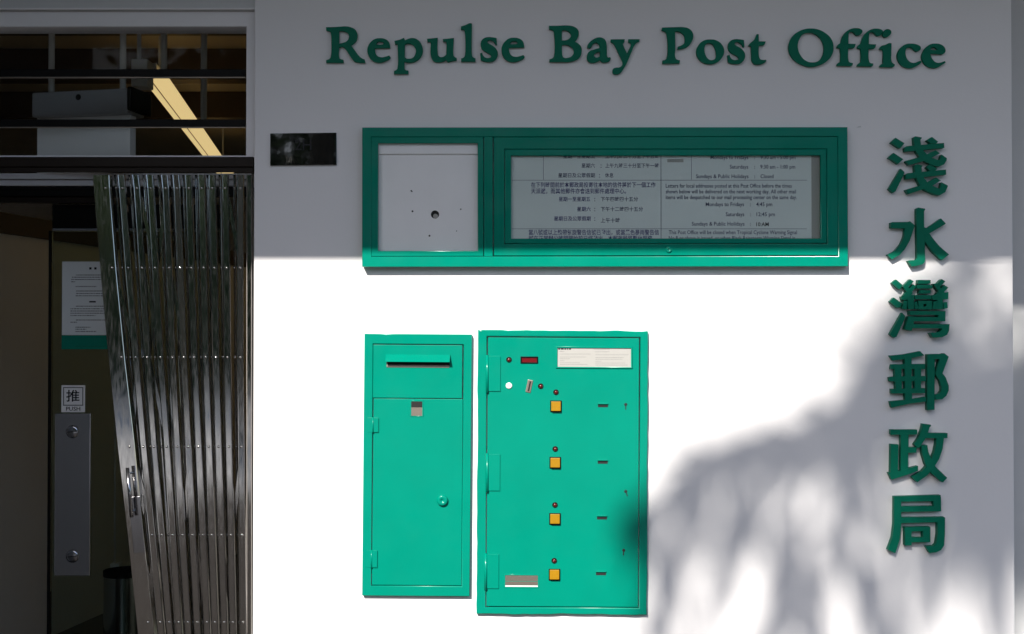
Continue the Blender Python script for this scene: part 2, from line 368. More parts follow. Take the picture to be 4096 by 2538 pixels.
# inside, seen low through the glass
sk = Thing('wall_socket', 'small pale socket box with a conduit on the partition, low behind the glass', 'socket', (460, 2312), 2.6)
sk.box('box', (440, 2257, 477, 2312), 2.57, 2.62, M['alu'], 0.004)
bm = bmesh.new(); a = sk.L(459, 2257, 2.6); add_tube(bm, [a, a + Vector((0, 0, 0.85))], 0.006, 8); link('conduit', finish(bm, 'c', True), M['alu'], sk.o)
bn = P(497, 2620, 2.2)
bi = tag(empty('reflection_cylinder', (bn.x, 2.2, 0.005)), 'shiny steel cylinder standing in for reflections low in the door glass', 'bin')  # cylinder made up in place of the glass reflections at floor level
bm = bmesh.new(); add_tube(bm, [(0, 0, 0.02), (0, 0, 0.37)], 0.10, 28, False); link('body', finish(bm, 'b', True), M['steel2'], bi)
bm = bmesh.new(); add_tube(bm, [(0, 0, 0), (0, 0, 0.02)], 0.104, 28); link('base', finish(bm, 'b'), M['black'], bi)
bm = bmesh.new(); add_tube(bm, [(0, 0, 0.35), (0, 0, 0.375)], 0.103, 28, False); link('rim', finish(bm, 'b'), M['black'], bi)

# ------------------------------------------------------------------ folding gate
gd = 0.045
rows_y = [700, 753, 1072, 1430, 1788, 2141, 2490]
front = [[414, 421, 448, 485, 518, 556, 592], [482, 488, 512, 541, 573, 607, 640], [540, 546, 567, 589, 615, 646, 676], [596, 602, 620, 641, 666, 690, 713],
         [656, 662, 675, 688, 708, 729, 750], [702, 706, 719, 735, 753, 771, 788], [752, 755, 765, 776, 794, 810, 826], [804, 806, 813, 822, 835, 847, 859],
         [847, 849, 856, 863, 874, 885, 896], [899, 900, 905, 909, 916, 923, 930], [961, 961, 960, 961, 964, 968, 972]]
gt = Thing('folding_gate', 'stainless steel folding gate bunched up against the white wall', 'gate', (800, 3250), gd)
def bar_pts(xs, d):
    pts = [gt.L(x, y, d) for x, y in zip(xs, rows_y)]
    a, b = pts[-2], pts[-1]; zb = 0.03 - gt.loc.z
    pts.append(b + (b - a) * ((zb - b.z) / (b.z - a.z)) * 0.9); pts[-1].z = zb
    return pts
def bar_mesh(pts, w, t, ch, yaw=0.0):
    """flat channel with rounded front edges"""
    e = 0.0012
    prof = [(-w / 2, t), (-w / 2, e), (-w / 2 + e * .3, e * .3), (-w / 2 + e, 0), (-w / 2 + 2 * e, e * .5), (-w / 2 + ch, ch * .6), (w / 2 - ch, ch * .6), (w / 2 - 2 * e, e * .5), (w / 2 - e, 0), (w / 2 - e * .3, e * .3), (w / 2, e), (w / 2, t)]
    bm = bmesh.new(); rings = []
    for k, p in enumerate(pts):
        a = yaw; rings.append([bm.verts.new(p + Vector((x * math.cos(a) - y * math.sin(a), y * math.cos(a) + x * math.sin(a), 0))) for x, y in prof])
    for a, b in zip(rings, rings[1:]):
        for k in range(len(prof)): bm.faces.new((a[k], a[(k + 1) % len(prof)], b[(k + 1) % len(prof)], b[k]))
    bm.faces.new(rings[0][::-1]); bm.faces.new(rings[-1]); return finish(bm, 'bar')
rivet = lathe([(0, 0.003), (0.002, 0.0026), (0.0035, 0.0016), (0.0043, 0)], 12); rivet.materials.append(M['steel'])
rb = random.Random(3)
fp, bp_ = [], []
for i, xs in enumerate(front):
    d = gd - 0.02
    pts = bar_pts([x + rb.uniform(-0.8, 0.8) for x in xs], d)
    if i == 0: # leading stile
        le = [371, 374, 400, 433, 470, 510, 546]; re = [436, 438, 463, 498, 539, 574, 612]
        a, b = bar_pts(le, d), bar_pts(re, d)
        bm = bmesh.new(); n_ = len(a); R4 = []
        for p, q in zip(a, b):
            R4.append([bm.verts.new(c) for c in (p + Vector((0, .035, 0)), p + Vector((0, .0015, 0)), p + Vector((.0015, 0, 0)), q - Vector((.0015, 0, 0)), q + Vector((0, .0015, 0)), q + Vector((0, .035, 0)))])
        for u, v in zip(R4, R4[1:]):
            for k in range(6): bm.faces.new((u[k], u[(k + 1) % 6], v[(k + 1) % 6], v[k]))
        bm.faces.new(R4[0][::-1]); bm.faces.new(R4[-1])
        bo = link('stile', finish(bm, 'stile'), M['steel'], gt.o)
    else:
        bo = link('bar', bar_mesh(pts, rb.uniform(0.0195, 0.0225), 0.014, 0.0028, rb.uniform(-.07, .07)), M['steel'], gt.o)
    fp.append(pts)
    for p in pts[1:7]:
        r = link('rivet', rivet, None, bo); r.location = p + Vector((0, -0.0002 if i == 0 else 0.0014, 0))
    if i:
        xs2 = [u * .4 + v * .6 + rb.uniform(-1, 1) for u, v in zip(front[i - 1], xs)] if i > 1 else [(u * .35 + v * .65) for u, v in zip(front[0], xs)]
        p2 = bar_pts(xs2, gd + 0.02)
        b2 = link('back_bar', bar_mesh(p2, rb.uniform(0.006, 0.008), 0.012, 0.0025, rb.uniform(-.2, .2)), M['steel'], gt.o); bp_.append(p2)
        for p in p2[1:7]:
            r = link('rivet', rivet, None, b2); r.location = p + Vector((0, -0.0002, 0))
# scissor strips between the two layers
for i in range(len(fp) - 1):
    for k in range(1, 7):
        for a, b in ((fp[i][k], fp[i + 1][k + 1] if k + 1 < 8 else None), (fp[i + 1][k], fp[i][k + 1] if k + 1 < 8 else None)):
            if b is None or rb.random() < 0.85: continue
            o0 = 0.018 if b.x > a.x else 0.023
            bm = bmesh.new(); t = (b - a).normalized(); s_ = Vector((t.z, 0, -t.x)) * 0.006
            q = [bm.verts.new(c + Vector((0, o0 + e, 0))) for e in (0, 0.002) for c in (a - s_, a + s_, b + s_, b - s_)]
            for f in ((0, 1, 2, 3), (4, 7, 6, 5), (0, 4, 5, 1), (1, 5, 6, 2), (2, 6, 7, 3), (3, 7, 4, 0)): bm.faces.new([q[j] for j in f])
            link('lattice_strip', finish(bm, 'strip'), M['steel'], gt.o)
jc = link('jamb_channel', bar_mesh(bar_pts([996, 996, 996, 996, 996, 996, 996], gd - 0.005), 0.018, 0.03, 0.003), M['steel'], gt.o)
# handle on the stile
ha, hb = gt.L(510, 1872, gd - 0.05), gt.L(527, 2070, gd - 0.05)
bm = bmesh.new(); add_tube(bm, [ha, hb], 0.006, 12); hn = link('handle', finish(bm, 'h', True), M['steel2'], gt.o)
for f in (0.12, 0.88):
    c = ha.lerp(hb, f); bm = bmesh.new(); add_tube(bm, [c, c + Vector((0.004, 0.032, 0))], 0.004, 8); link('post', finish(bm, 'p'), M['steel2'], hn)
lk = gt.L(548, 2100, gd - 0.022); lo = link('lock_plate', box_mesh('lp', (-.018, -.003, -.09), (.018, 0, .09), 0.001), M['steel2'], gt.o); lo.location = lk; lo.rotation_euler = (0, -0.1, 0)
gr = Thing('gate_rail', 'dark brown steel rail across the doorway that the gate hangs from', 'rail', (500, 690), 0.04)
gr.box('beam', (-1200, 628, 1015, 668), 0.004, 0.10, M['brown'], 0.002)
gr.box('lip', (-1200, 669, 1014, 690), 0.012, 0.022, M['brown'], 0.001)

# ------------------------------------------------------------------ number plaque
pq = Thing('number_plaque', 'glossy black plaque reading 2H at the left of the wall', 'plaque', (1213, 662), -0.001, tilt=-R(0.7))
pq.o.rotation_euler.x = -R(2.5)
pq.box('plate', (1080, 532, 1346, 662), -0.008, -0.0005, M['plaque'], 0.0012)
pq.text('number', '2H', 1180, 1246, 580, 62, -0.0086, M['black_ink'], offset=0.006)

# ------------------------------------------------------------------ raised lettering
G = {
 'R': (1280, 80, 6.1, ["145,180c 300,178 480,168 640,160 760,185 860,240 905,330 905,430 870,530 760,625c 850,745 960,890 1040,950 1085,965c 1105,1045c 930,1040 850,1020 800,975 690,820 575,670 530,655 465,675c 465,910 490,950 565,975c 575,1045c 150,1045c 150,985c 235,950 262,900 262,320 245,290 150,260c",
       "465,275c 560,275 660,315 705,390 690,470 640,530 560,560 465,580c"]),
 'e': (1280, 80, 6.1, ["1455,450 1590,470 1680,540 1705,620 1712,685c 1335,695c 1345,780 1400,880 1500,915 1600,900 1690,870c 1722,915c 1710,940 1600,1005 1450,1045 1310,1015 1200,910 1155,760 1175,640 1250,530 1350,465",
       "1370,605c 1400,550 1470,535 1540,555 1550,590c 1530,602"]),
 'p': (1280, 80, 6.1, ["1815,515c 1930,490 2050,440c 2075,500c 2140,470 2250,445 2370,480 2460,570 2508,720 2500,812 2440,930 2340,1010 2200,1045 2120,1040 2065,1020c 2065,1190 2085,1225 2155,1240c 2155,1320c 1808,1320c 1808,1250c 1870,1220 1892,1180 1892,640 1885,605 1830,600c",
       "2070,600c 2150,580 2240,600 2310,670 2340,760 2320,850 2260,930 2160,950 2100,940 2065,910c"]),
 'u': (1640, 80, 4.88, ["330,370c 430,362 540,350c 540,640 555,700 610,730 680,705 708,675c 708,440 700,425 645,430c 640,375c 740,368 855,355c 848,690 865,720 910,745c 910,790c 820,805 735,830c 705,785c 640,815 540,828 470,810 420,750 400,660 400,450 385,430 340,435c"]),
 'l': (1640, 80, 4.88, ["995,130c 1080,105 1175,65 1208,75c 1210,690 1225,725 1278,755c 1278,815c 998,815c 998,755c 1050,735 1072,690 1065,230 1050,195 995,190c"]),
 's': (1640, 80, 4.88, ["1700,490c 1670,490c 1640,440 1580,400 1530,405 1510,435 1540,465 1620,510 1690,580 1715,650 1700,730 1640,800 1560,820 1460,815 1380,790c 1365,655c 1410,645c 1430,700 1480,740 1540,745 1585,720 1570,685 1500,640 1410,580 1385,530 1385,430 1430,370 1510,340 1600,342 1690,355c"]),
 'B': (2160, 80, 5.545, ["200,135c 400,132 640,128 760,155 840,220 862,300 840,390 775,485c 860,535 920,620 925,710 890,820 800,890 640,932 450,935 205,935c 210,875c 280,850 310,800 310,300 295,245 200,205c",
       "487,235c 560,230 640,265 685,330 670,395 610,440 487,463c", "490,560c 570,555 670,590 740,660 745,730 710,800 630,840 530,840 500,800 490,720"]),
 'a': (2160, 80, 5.545, ["1045,630c 1050,570 1090,510 1190,430 1290,392 1390,405 1455,460 1478,540 1485,720 1495,825 1515,838 1555,825c 1572,860c 1540,915 1450,945 1380,940 1330,895c 1270,930 1180,955 1100,940 1045,880 1040,810 1060,740 1110,695 1220,655 1320,625c 1310,560 1270,515 1220,510 1175,540 1150,590 1110,630c",
       "1325,710c 1240,735 1195,780 1210,815 1250,835 1325,815c"]),
 'y': (2160, 80, 5.545, ["1570,435c 1880,430c 1875,490c 1835,535c 1880,640 1930,740c 1970,660 2015,570 2015,525 1955,500c 1960,430c 2210,430c 2205,480c 2140,510 2100,560 2020,740 1930,950 1850,1090 1780,1180 1690,1210 1620,1190 1605,1140 1625,1085 1690,1060 1760,1055 1810,1020 1830,960 1810,890 1730,720 1650,560 1620,520 1570,490c"]),
 'P': (2620, 80, 5.083, ["145,160c 400,150 580,150 690,180 760,250 780,340 750,440 680,530 570,585 455,600c 470,545c 540,520 590,480 605,400 590,320 540,265 480,240 408,240c 415,600 415,770 440,805 508,825c 500,885c 150,890c 155,825c 215,810 242,770 240,310 215,250 138,215c"]),
 'o': (2620, 80, 5.083, ["1120,400 1270,430 1370,520 1408,640 1370,760 1270,860 1120,900 980,870 880,780 838,650 870,540 960,440", "1090,475 1160,490 1210,560 1240,680 1230,780 1170,820 1110,815 1050,760 1010,660 1010,560 1040,495"]),
 't': (2620, 80, 5.083, ["2070,290c 2108,295c 2112,440c 2252,440c 2225,505 2200,520c 2112,525c 2115,740 2140,800 2190,815 2260,812c 2262,840 2200,885 2090,912 2010,890 1970,830 1960,720 1955,540c 1895,525c 1930,480 2010,410 2050,340"]),
 'O': (3120, 80, 6.3, ["780,220 960,245 1150,340 1290,480 1350,690 1310,890 1200,1030 1030,1130 770,1185 600,1150 430,1065 290,930 215,720 240,560 320,410 480,290 630,235", "740,325 880,355 1010,460 1090,610 1105,760 1060,930 980,1030 800,1075 640,1025 520,900 460,760 450,620 500,470 590,360"]),
 'f': (3120, 80, 6.3, ["1545,500 1590,390 1680,290 1800,225 1920,210 2040,235 2080,280 2060,340 2000,385 1940,400c 1900,370 1840,310 1790,300 1745,330 1730,420 1725,600c 1910,608c 1870,705 1845,715 1720,715c 1730,1030 1755,1070 1838,1090c 1825,1150 1790,1165c 1425,1155c 1450,1100 1520,1060c 1525,900 1515,715c 1430,700c 1460,630 1525,590c"]),
 'i': (3440, 80, 6.3, ["490,720c 540,660 640,630 755,585 795,600c 790,850 800,1060 825,1095 878,1125c 870,1165 830,1195c 490,1185c 510,1140 580,1100c 575,760 555,745 490,745c", "690,235 770,265 790,320 750,390 650,440 600,430 570,370 590,300 630,255"]),
 'c': (3440, 80, 6.3, ["1420,805c 1370,770 1310,710 1240,695 1180,720 1150,800 1155,890 1200,1000 1280,1070 1370,1085 1460,1055 1530,1030c 1552,1070c 1500,1120 1400,1180 1300,1215 1170,1205 1050,1140 960,1020 935,900 970,790 1050,680 1160,615 1290,600 1430,620 1520,670 1535,720 1500,775"]),
 'E': (3440, 80, 6.3, ["1890,600 2020,615 2120,680 2155,750 2150,810 2090,865 2000,865 1780,850c 1790,920 1840,1010 1920,1075 2020,1080 2140,1040c 2158,1080c 2080,1130 1970,1195 1850,1215 1700,1170 1600,1070 1555,930 1590,800 1680,680 1780,615", "1785,755c 1810,710 1860,695 1920,715 1950,765c"]),
}
LD = 0.012
es = Thing('english_sign', 'green raised serif lettering Repulse Bay Post Office across the top of the wall', 'sign', (2550, 250))
def parse(spl, ox, oy, k, dx, dy, thing, d):
    out = []
    for s in spl:
        pts = []
        for w in s.split():
            c = w.endswith('c'); a, b = w.rstrip('c').split(',')
            v = thing.L(ox + float(a) / k + dx, oy + float(b) / k + dy, d); pts.append((v.x, v.z, 1 if c else 0))
        out.append(pts)
    return out
seq = [('R', 0, 0), ('e', 0, 0), ('p', 0, 0), ('u', 0, 0), ('l', 0, 0), ('s', 0, 0), ('e', 536.5, -2), ('B', 0, 0), ('a', 0, 0), ('y', 0, 0), ('P', 0, 0), ('o', 0, 0), ('s', 989.5, 8), ('t', 0, 0), ('O', 0, 0), ('f', 0, 0), ('f', 81.7, 2), ('i', 0, 0), ('c', 0, 0), ('E', 0, 0)]
for n_, (ch, dx, dy) in enumerate(seq):
    ox, oy, k, spl = G[ch]
    m = fill_mesh('letter', parse(spl, ox, oy, k, dx, dy, es, -LD), LD / 2 + 0.0002 * (n_ % 3), 0.0008)
    o = link('letter', m, M['sign'], es.o); o.location.y = -0.0006
    o['label'] = 'raised green letter ' + ch.replace('E', 'e')
# Chinese characters: overlapping strokes, each a hair deeper than the last so that no faces coincide
Cn = {'淺': (520, "415,160 595,270 515,370 495,372 320,255|375,465 570,595 465,690 270,560|520,785 590,850 590,880 415,1240 365,1272 275,1192|595,360 640,330 1390,265 1395,365 600,442|1145,145 1270,240 1240,275 1120,280 1040,212|775,150 810,133 940,155 938,175 912,205 925,310 980,430 1060,510 1150,570 1300,615 1340,500 1445,575 1440,620 1390,700 1290,745 1180,725 1020,650 890,540 820,430 790,320|610,630 900,550 1050,490 1215,415 1310,475 1150,560 960,640 680,715|612,900 650,878 1425,805 1430,905 620,998|1100,700 1255,785 1210,830 1100,830 1030,755|790,715 850,697 955,725 935,760 940,850 980,970 1050,1060 1150,1130 1310,1195 1335,1060 1460,1125 1460,1150 1410,1260 1300,1325 1180,1300 1000,1215 890,1110 830,980 800,860|612,1210 900,1125 1060,1060 1225,965 1320,1025 1150,1130 960,1205 665,1300"),
 '水': (800, "320,465 350,450 670,445 705,432 800,510 795,545 700,830 600,1000 500,1110 340,1200 258,1108 400,1030 520,890 580,750 605,580 320,570|832,180 870,157 1010,180 1010,200 990,235 990,470 1005,900 1012,1200 1000,1260 960,1300 860,1330 740,1345 660,1230 700,1220 830,1215 850,1170 840,600|940,640 1045,575 1330,378 1425,475 1410,495 1095,680 1000,730|960,540 1045,575 1095,680 1190,810 1300,940 1490,1105 1350,1215 1310,1190 1150,1040 1000,830"),
 '灣': (1090, "425,145 555,255 515,330 490,345 340,215|380,510 550,630 500,715 450,715 300,590|545,815 610,880 605,920 435,1300 385,1320 300,1250 470,950|705,140 780,185 620,360 560,290|770,245 830,290 640,520 560,480|560,290 620,240 770,420 700,480|525,490 790,450 790,545 540,560|655,500 785,500 785,745 665,750|580,570 650,580 640,750 550,735 565,640|790,600 840,590 870,735 800,740|865,155 1115,155 1115,230 855,235|840,255 1150,255 1150,330 840,330|900,360 1115,360 1115,430 880,430|800,460 1130,460 1130,545 800,545|860,575 1140,575 1140,640 860,640|865,690 1140,690 1140,750 870,750|862,575 965,575 965,750 872,750|1025,575 1142,575 1142,750 1025,750|1335,140 1405,185 1260,340 1190,290|1385,258 1465,310 1260,520 1200,470|1165,235 1230,230 1400,420 1330,480|1130,470 1465,400 1460,545 1150,560|1240,500 1350,500 1350,745 1235,750|1165,590 1230,580 1235,745 1150,745|1360,610 1435,600 1450,720 1370,745|685,780 1400,785 1395,860 690,865|1260,785 1402,785 1397,990 1255,990|670,900 1395,905 1395,990 665,990|660,885 790,895 755,1050 720,1180 700,1180 585,1150|700,1045 1480,1045 1475,1130 690,1130|1330,1045 1482,1045 1470,1180 1430,1260 1330,1310 1150,1320 1095,1220 1280,1205 1320,1165 1335,1130"),
 '郵': (1380, "300,220 580,195 910,130 995,215 900,235 740,270 360,322|335,395 1005,385 1010,490 320,490|285,660 330,645 1028,630 1025,735 300,740|330,890 1005,875 1008,975 330,985|300,1140 640,1110 1025,1050 1025,1145 700,1190 335,1270|595,230 735,230 745,1120 605,1120|395,440 530,440 540,930 415,930|795,440 925,440 925,930 800,930|1050,190 1200,185 1195,1310 1050,1318|1150,185 1340,185 1390,170 1480,240 1355,575 1420,660 1480,820 1480,920 1430,1030 1350,1100 1215,1110 1200,1010 1290,985 1330,930 1335,850 1300,730 1210,590 1300,290 1150,290"),
 '政': (1660, "320,300 850,300 855,400 320,405|520,350 680,350 665,1120 520,1120|660,655 840,655 832,765 660,770|320,590 475,600 460,1170 310,1180|270,1170 500,1130 865,1030 868,1130 620,1220 330,1310|960,180 1120,200 1130,225 1100,250 1060,370 1000,500 900,655 860,670 785,600 880,460 940,290|1010,365 1460,370 1455,470 1000,475|1240,430 1390,430 1360,680 1290,890 1180,1070 1050,1220 850,1360 740,1260 950,1130 1100,960 1190,760 1225,600|930,615 1050,610 1070,740 1130,900 1220,1050 1450,1270 1365,1360 1340,1355 1130,1170 1010,1000 950,800"),
 '局': (1960, "385,135 1325,108 1330,230 385,245|1180,150 1330,150 1332,435 1180,435|390,340 1332,330 1332,435 390,450|385,135 525,135 530,700 500,1000 410,1275 390,1275 260,1210 350,960 380,700|500,560 1400,550 1410,650 500,675|1255,600 1410,560 1405,900 1390,1120 1330,1215 1230,1260 1100,1275 1020,1140 1190,1130 1230,1080 1260,900|595,755 1110,745 1110,830 595,845|600,760 735,760 735,1120 600,1120|960,760 1112,760 1110,1055 965,1055|640,960 1110,960 1110,1055 640,1060")}
cs_ = Thing('chinese_sign', 'vertical row of six green raised Chinese characters down the right of the wall', 'sign', (3670, 2220))
for ch, (oy, strokes) in Cn.items():
    bm = bmesh.new()
    for i, st in enumerate(strokes.split('|')):
        pts = [tuple(map(float, w.split(','))) for w in st.split()]
        loc = [cs_.L(3500 + a / 5.04, oy + b / 5.04, -0.021) for a, b in pts]
        fr = [bm.verts.new((p.x, -0.021 - 0.00035 * i, p.z)) for p in loc]; bk = [bm.verts.new((p.x, -0.0006 + 0.00001 * i, p.z)) for p in loc]
        for tri in tessellate_polygon([[Vector((p.x, p.z, 0)) for p in loc]]):
            bm.faces.new([fr[k] for k in tri]); bm.faces.new([bk[k] for k in tri[::-1]])
        for j in range(len(fr)): bm.faces.new((fr[j], fr[(j + 1) % len(fr)], bk[(j + 1) % len(fr)], bk[j]))
    o = link('character', finish(bm, 'character'), M['sign'], cs_.o); o['label'] = 'raised green Chinese character ' + ch

# ------------------------------------------------------------------ notice board
BD = -0.034
nb = Thing('notice_board', 'long green wall cabinet with an empty window and a glazed notice door', 'notice board', (2420, 1068), 0.0, tilt=-R(0.05))
nb.ring('case', (1447, 509, 3393, 1068), (1483, 546, 3354, 1027), BD, -0.0005, M['green'], 0.0018)
nb.box('mullion', (1936, 547, 1971, 1026), BD + 0.0006, -0.002, M['green'], 0.001)
nb.ring('window_frame', (1485, 548, 1934, 1026), (1511, 572, 1911, 1005), BD + 0.0022, -0.001, M['green'], 0.0015)
bk = nb.box('backing', (1490, 560, 1930, 1015), -0.010, -0.0008, M['white'], ref=-0.010)
nb.box('upper_strip', (1511, 560, 1911, 617), -0.016, -0.0102, M['white'], 0.001)
hb_ = nb.disc('cable_hole', 1740, 859, -0.0101, [(0, 0.0003), (15, 0.0003), (16.5, 0)], M['hole'], parent=bk)
pl_ = nb.disc('plug', 1742, 866, -0.0105, [(0, 0.0006), (9, 0.0006), (10, 0)], M['label'], parent=bk)
for x, y, r in ((1645, 764, 3), (1650, 846, 4), (1843, 838, 3), (1718, 944, 4), (1826, 925, 2), (1648, 767, 2.5)):
    nb.disc('screw_hole', x, y, -0.0101, [(0, 0.0004), (r, 0.0004), (r, 0)], M['hole'], 8, parent=bk)
door = nb.ring('door_frame', (1974, 548, 3352, 1023), (2016, 595, 3310, 977), BD + 0.0015, -0.002, M['green'], 0.0014)
nb.ring('glazing_bead', (2018, 597, 3308, 975), (2044, 622, 3284, 955), BD + 0.0045, -0.002, M['green'], 0.0025, parent=door)
nb.box('pane', (2030, 610, 3296, 966), -0.0200, -0.0185, M['glass'], parent=door)
lk_ = nb.disc('lock', 2675, 1000, BD + 0.0012, [(0, 0.0022), (4, 0.0022), (5, 0.0035), (11, 0.0035), (13, 0)], M['green'], parent=door)
ND = -0.0155
ns = Thing('opening_hours_notice', 'grey bilingual opening hours sheet behind the glass of the green cabinet', 'notice', (2660, 960), ND)
ns.box('sheet', (2032, 612, 3294, 964), ND, -0.0135, M['paper'])
ns.box('side_strip', (3246, 612, 3294, 964), ND - 0.0007, ND - 0.0001, M['label'])
tk = ND - 0.0004
def ln(x0, y0, x1, y1): ns.box('ruled_line', (x0, y0, x1, y1), tk, ND - 0.0001, M['ink'])
ln(2046, 721, 3228, 722.5); ln(2643, 615, 2645, 960); ln(2173, 615, 2174.5, 720); ln(2765, 615, 2766.5, 720); ln(2046, 915.5, 3228, 917)
ns.box('faded_stamp', (2669, 637, 2734, 650), tk, ND - 0.0001, M['label'])
for t, x0, x1, y, em, k in (
    ('星期一至星期五', 2253, 2380, 626, 20, 'ink'), ('上午九時三十分至下午五時', 2421, 2636, 626, 20, 'ink'),
    ('星期六', 2326, 2380, 664, 20, 'ink'), ('：', 2402, 2406, 665, 20, 'ink'), ('上午九時三十分至下午一時', 2421, 2636, 664, 20, 'ink'),
    ('星期日及公眾假期', 2233, 2380, 703, 20, 'ink'), ('：', 2396, 2400, 704, 20, 'ink'), ('休息', 2420, 2454, 703, 20, 'ink'),
    ('在下列時間前於本郵政局投寄往本地的信件將於下一個工作', 2124, 2622, 741, 23, 'violet'), ('天派遞，而其他郵件亦會送到郵件處理中心。', 2124, 2504, 766, 23, 'violet'),
    ('星期一至星期五', 2235, 2361, 798, 20, 'violet'), ('：', 2377, 2381, 799, 20, 'ink'), ('下午四時四十五分', 2403, 2552, 798, 20, 'ink'),
    ('星期六', 2308, 2363, 838, 20, 'violet'), ('：', 2377, 2381, 839, 20, 'ink'), ('下午十二時四十五分', 2403, 2572, 838, 20, 'ink'),
    ('星期日及公眾假期', 2216, 2363, 876, 20, 'violet'), ('：', 2377, 2381, 877, 20, 'ink'), ('上午十時', 2403, 2480, 883, 21, 'ink'),
    ('當八號或以上熱帶氣旋警告信號已發出，或當黑色暴雨警告信', 2115, 2636, 931, 23, 'violet'), ('號在正常辦公時間開始前已經發出，本郵政局將暫停服務', 2115, 2610, 955, 23, 'violet'),
    ('Mondays to Fridays', 2842, 2993, 630, 22, 'ink'), (':', 3017, 3020, 630, 22, 'ink'), ('9:30 am - 5:00 pm', 3042, 3182, 630, 22, 'ink'),
    ('Saturdays', 2919, 2993, 668, 22, 'ink'), (':', 3017, 3020, 668, 22, 'ink'), ('9:30 am - 1:00 pm', 3041, 3181, 668, 22, 'ink'),
    ('Sundays & Public Holidays', 2784, 2994, 706, 22, 'ink'), (':', 3017, 3020, 706, 22, 'ink'), ('Closed', 3042, 3094, 706, 22, 'ink'),
    ('Letters for local addresses posted at this Post Office before the times', 2663, 3167, 744, 22, 'ink'),
    ('shown below will be delivered on the next working day. All other mail', 2663, 3184, 767, 22, 'ink'),
    ('items will be despatched to our mail processing center on the same day.', 2663, 3187, 790, 22, 'ink'),
    ('Mondays to Fridays', 2823, 2976, 818, 22, 'ink'), (':', 3000, 3003, 818, 22, 'ink'), ('4:45 pm', 3025, 3089, 818, 22, 'ink'),
    ('Saturdays', 2903, 2977, 858, 22, 'ink'), (':', 3000, 3003, 858, 22, 'ink'), ('12:45 pm', 3026, 3100, 858, 22, 'ink'),
    ('Sundays & Public Holidays', 2767, 2978, 896, 22, 'ink'), (':', 3000, 3003, 896, 22, 'ink'), ('10:AM', 3025, 3075, 898, 22, 'black_ink'),
    ('This Post Office will be closed when Tropical Cyclone Warning Signal', 2675, 3188, 930, 22, 'ink'),
    ('No.8 or above is issued, or when Black Rainstorm Warning Signal is', 2675, 3180, 953, 22, 'ink')):
    ns.text('text_line', t, x0, x1, y, em, tk, M[k], offset=0.012)

# ------------------------------------------------------------------ posting box
pb = Thing('posting_box', 'narrow green posting box with a letter slot and a round knob', 'mailbox', (1664, 2382), 0.0, tilt=R(0.42))
FD = -0.018
pb.ring('frame', (1453, 1338, 1883, 2383), (1488, 1378, 1850, 2343), FD, -0.0005, M['green'], 0.0022)
up = pb.box('upper_panel', (1491, 1380.5, 1849, 1593), FD + 0.004, -0.002, M['green'], 0.0015)
dp = pb.box('door', (1491, 1597, 1848, 2340), FD + 0.003, -0.002, M['green'], 0.0015)
pb.box('slot_opening', (1546, 1447, 1798, 1461), FD + 0.0035, FD + 0.01, M['hole'], parent=up)
pb.box('slot_flap', (1546, 1461.5, 1797, 1471), FD + 0.0025, FD + 0.01, M['tray'], 0.0006, parent=up)
a = pb.rect((1543, 1420, 1800, 1448), FD); oy = FD + 0.004
bm = bmesh.new(); q = [bm.verts.new(p) for x in (a[0], a[1]) for p in ((x, oy, a[3]), (x, oy - 0.004, a[3]), (x, oy - 0.022, a[2]), (x, oy - 0.020, a[2] - 0.001), (x, oy, a[3] - 0.006))]
for f in ((0, 1, 6, 5), (1, 2, 7, 6), (2, 3, 8, 7), (3, 4, 9, 8), (4, 3, 2, 1, 0), (5, 6, 7, 8, 9), (4, 0, 5, 9)): bm.faces.new([q[i] for i in f])
link('slot_hood', finish(bm, 'hood'), M['green'], up)
wr = pb.ring('window_recess', (1640, 1602, 1694, 1668), (1645, 1607, 1689, 1665), FD + 0.0015, FD + 0.0035, M['green'], 0.0006, parent=dp)
pb.box('plate_window', (1645, 1608, 1689, 1664), FD + 0.0025, FD + 0.0028, M['tray'], parent=dp)
pb.box('painted_window_shade', (1645, 1607, 1689, 1630), FD + 0.0018, FD + 0.0024, M['hole'], parent=dp)  # dark strip painted as the shade in the top of the window
pb.disc('knob', 1770, 2002, FD + 0.003, [(0, 0.009), (6, 0.009), (7, 0.0105), (16, 0.0105), (20, 0.009), (22, 0.006), (22, 0)], M['green'], 24, parent=dp)
for r in ((1470, 1672, 1514, 1730), (1463, 2203, 1509, 2271)):
    h = pb.box('hinge', r, FD - 0.0012, FD + 0.006, M['green'], 0.0008)
    x = (r[0] + r[2]) / 2; bm = bmesh.new(); t, b = pb.L(x, r[1] - 2, FD - 0.001), pb.L(x, r[3] + 2, FD - 0.001); add_tube(bm, [t, b], 0.0022, 10); link('pin', finish(bm, 'pin', True), M['green'], h)

# ------------------------------------------------------------------ stamp machine
sm = Thing('stamp_machine', 'wide green stamp vending machine with four amber buttons', 'vending machine', (2246, 2458), 0.0, tilt=R(0.33))
SD = -0.016
sm.ring('frame', (1909, 1324, 2590, 2457), (1945, 1349, 2558, 2429), SD, -0.0005, M['green'], 0.003, wob=0.0022)
sd = sm.box('door', (1949, 1353, 2554, 2425), SD + 0.0015, -0.003, M['green'], 0.0016)
F0 = SD + 0.0015
for r in ((1952, 1425, 2002, 1566), (1952, 1818, 2000, 1964), (1946, 2218, 1995, 2355)):
    h = sm.box('hinge', r, F0 - 0.0035, F0 + 0.002, M['green'], 0.0010)
    bm = bmesh.new(); t, b = sm.L(r[0] - 3, r[1] - 4, F0 - 0.003), sm.L(r[0] - 3, r[3] + 6, F0 - 0.003); add_tube(bm, [t, b], 0.0045, 12); link('pin', finish(bm, 'pin', True), M['green'], h)
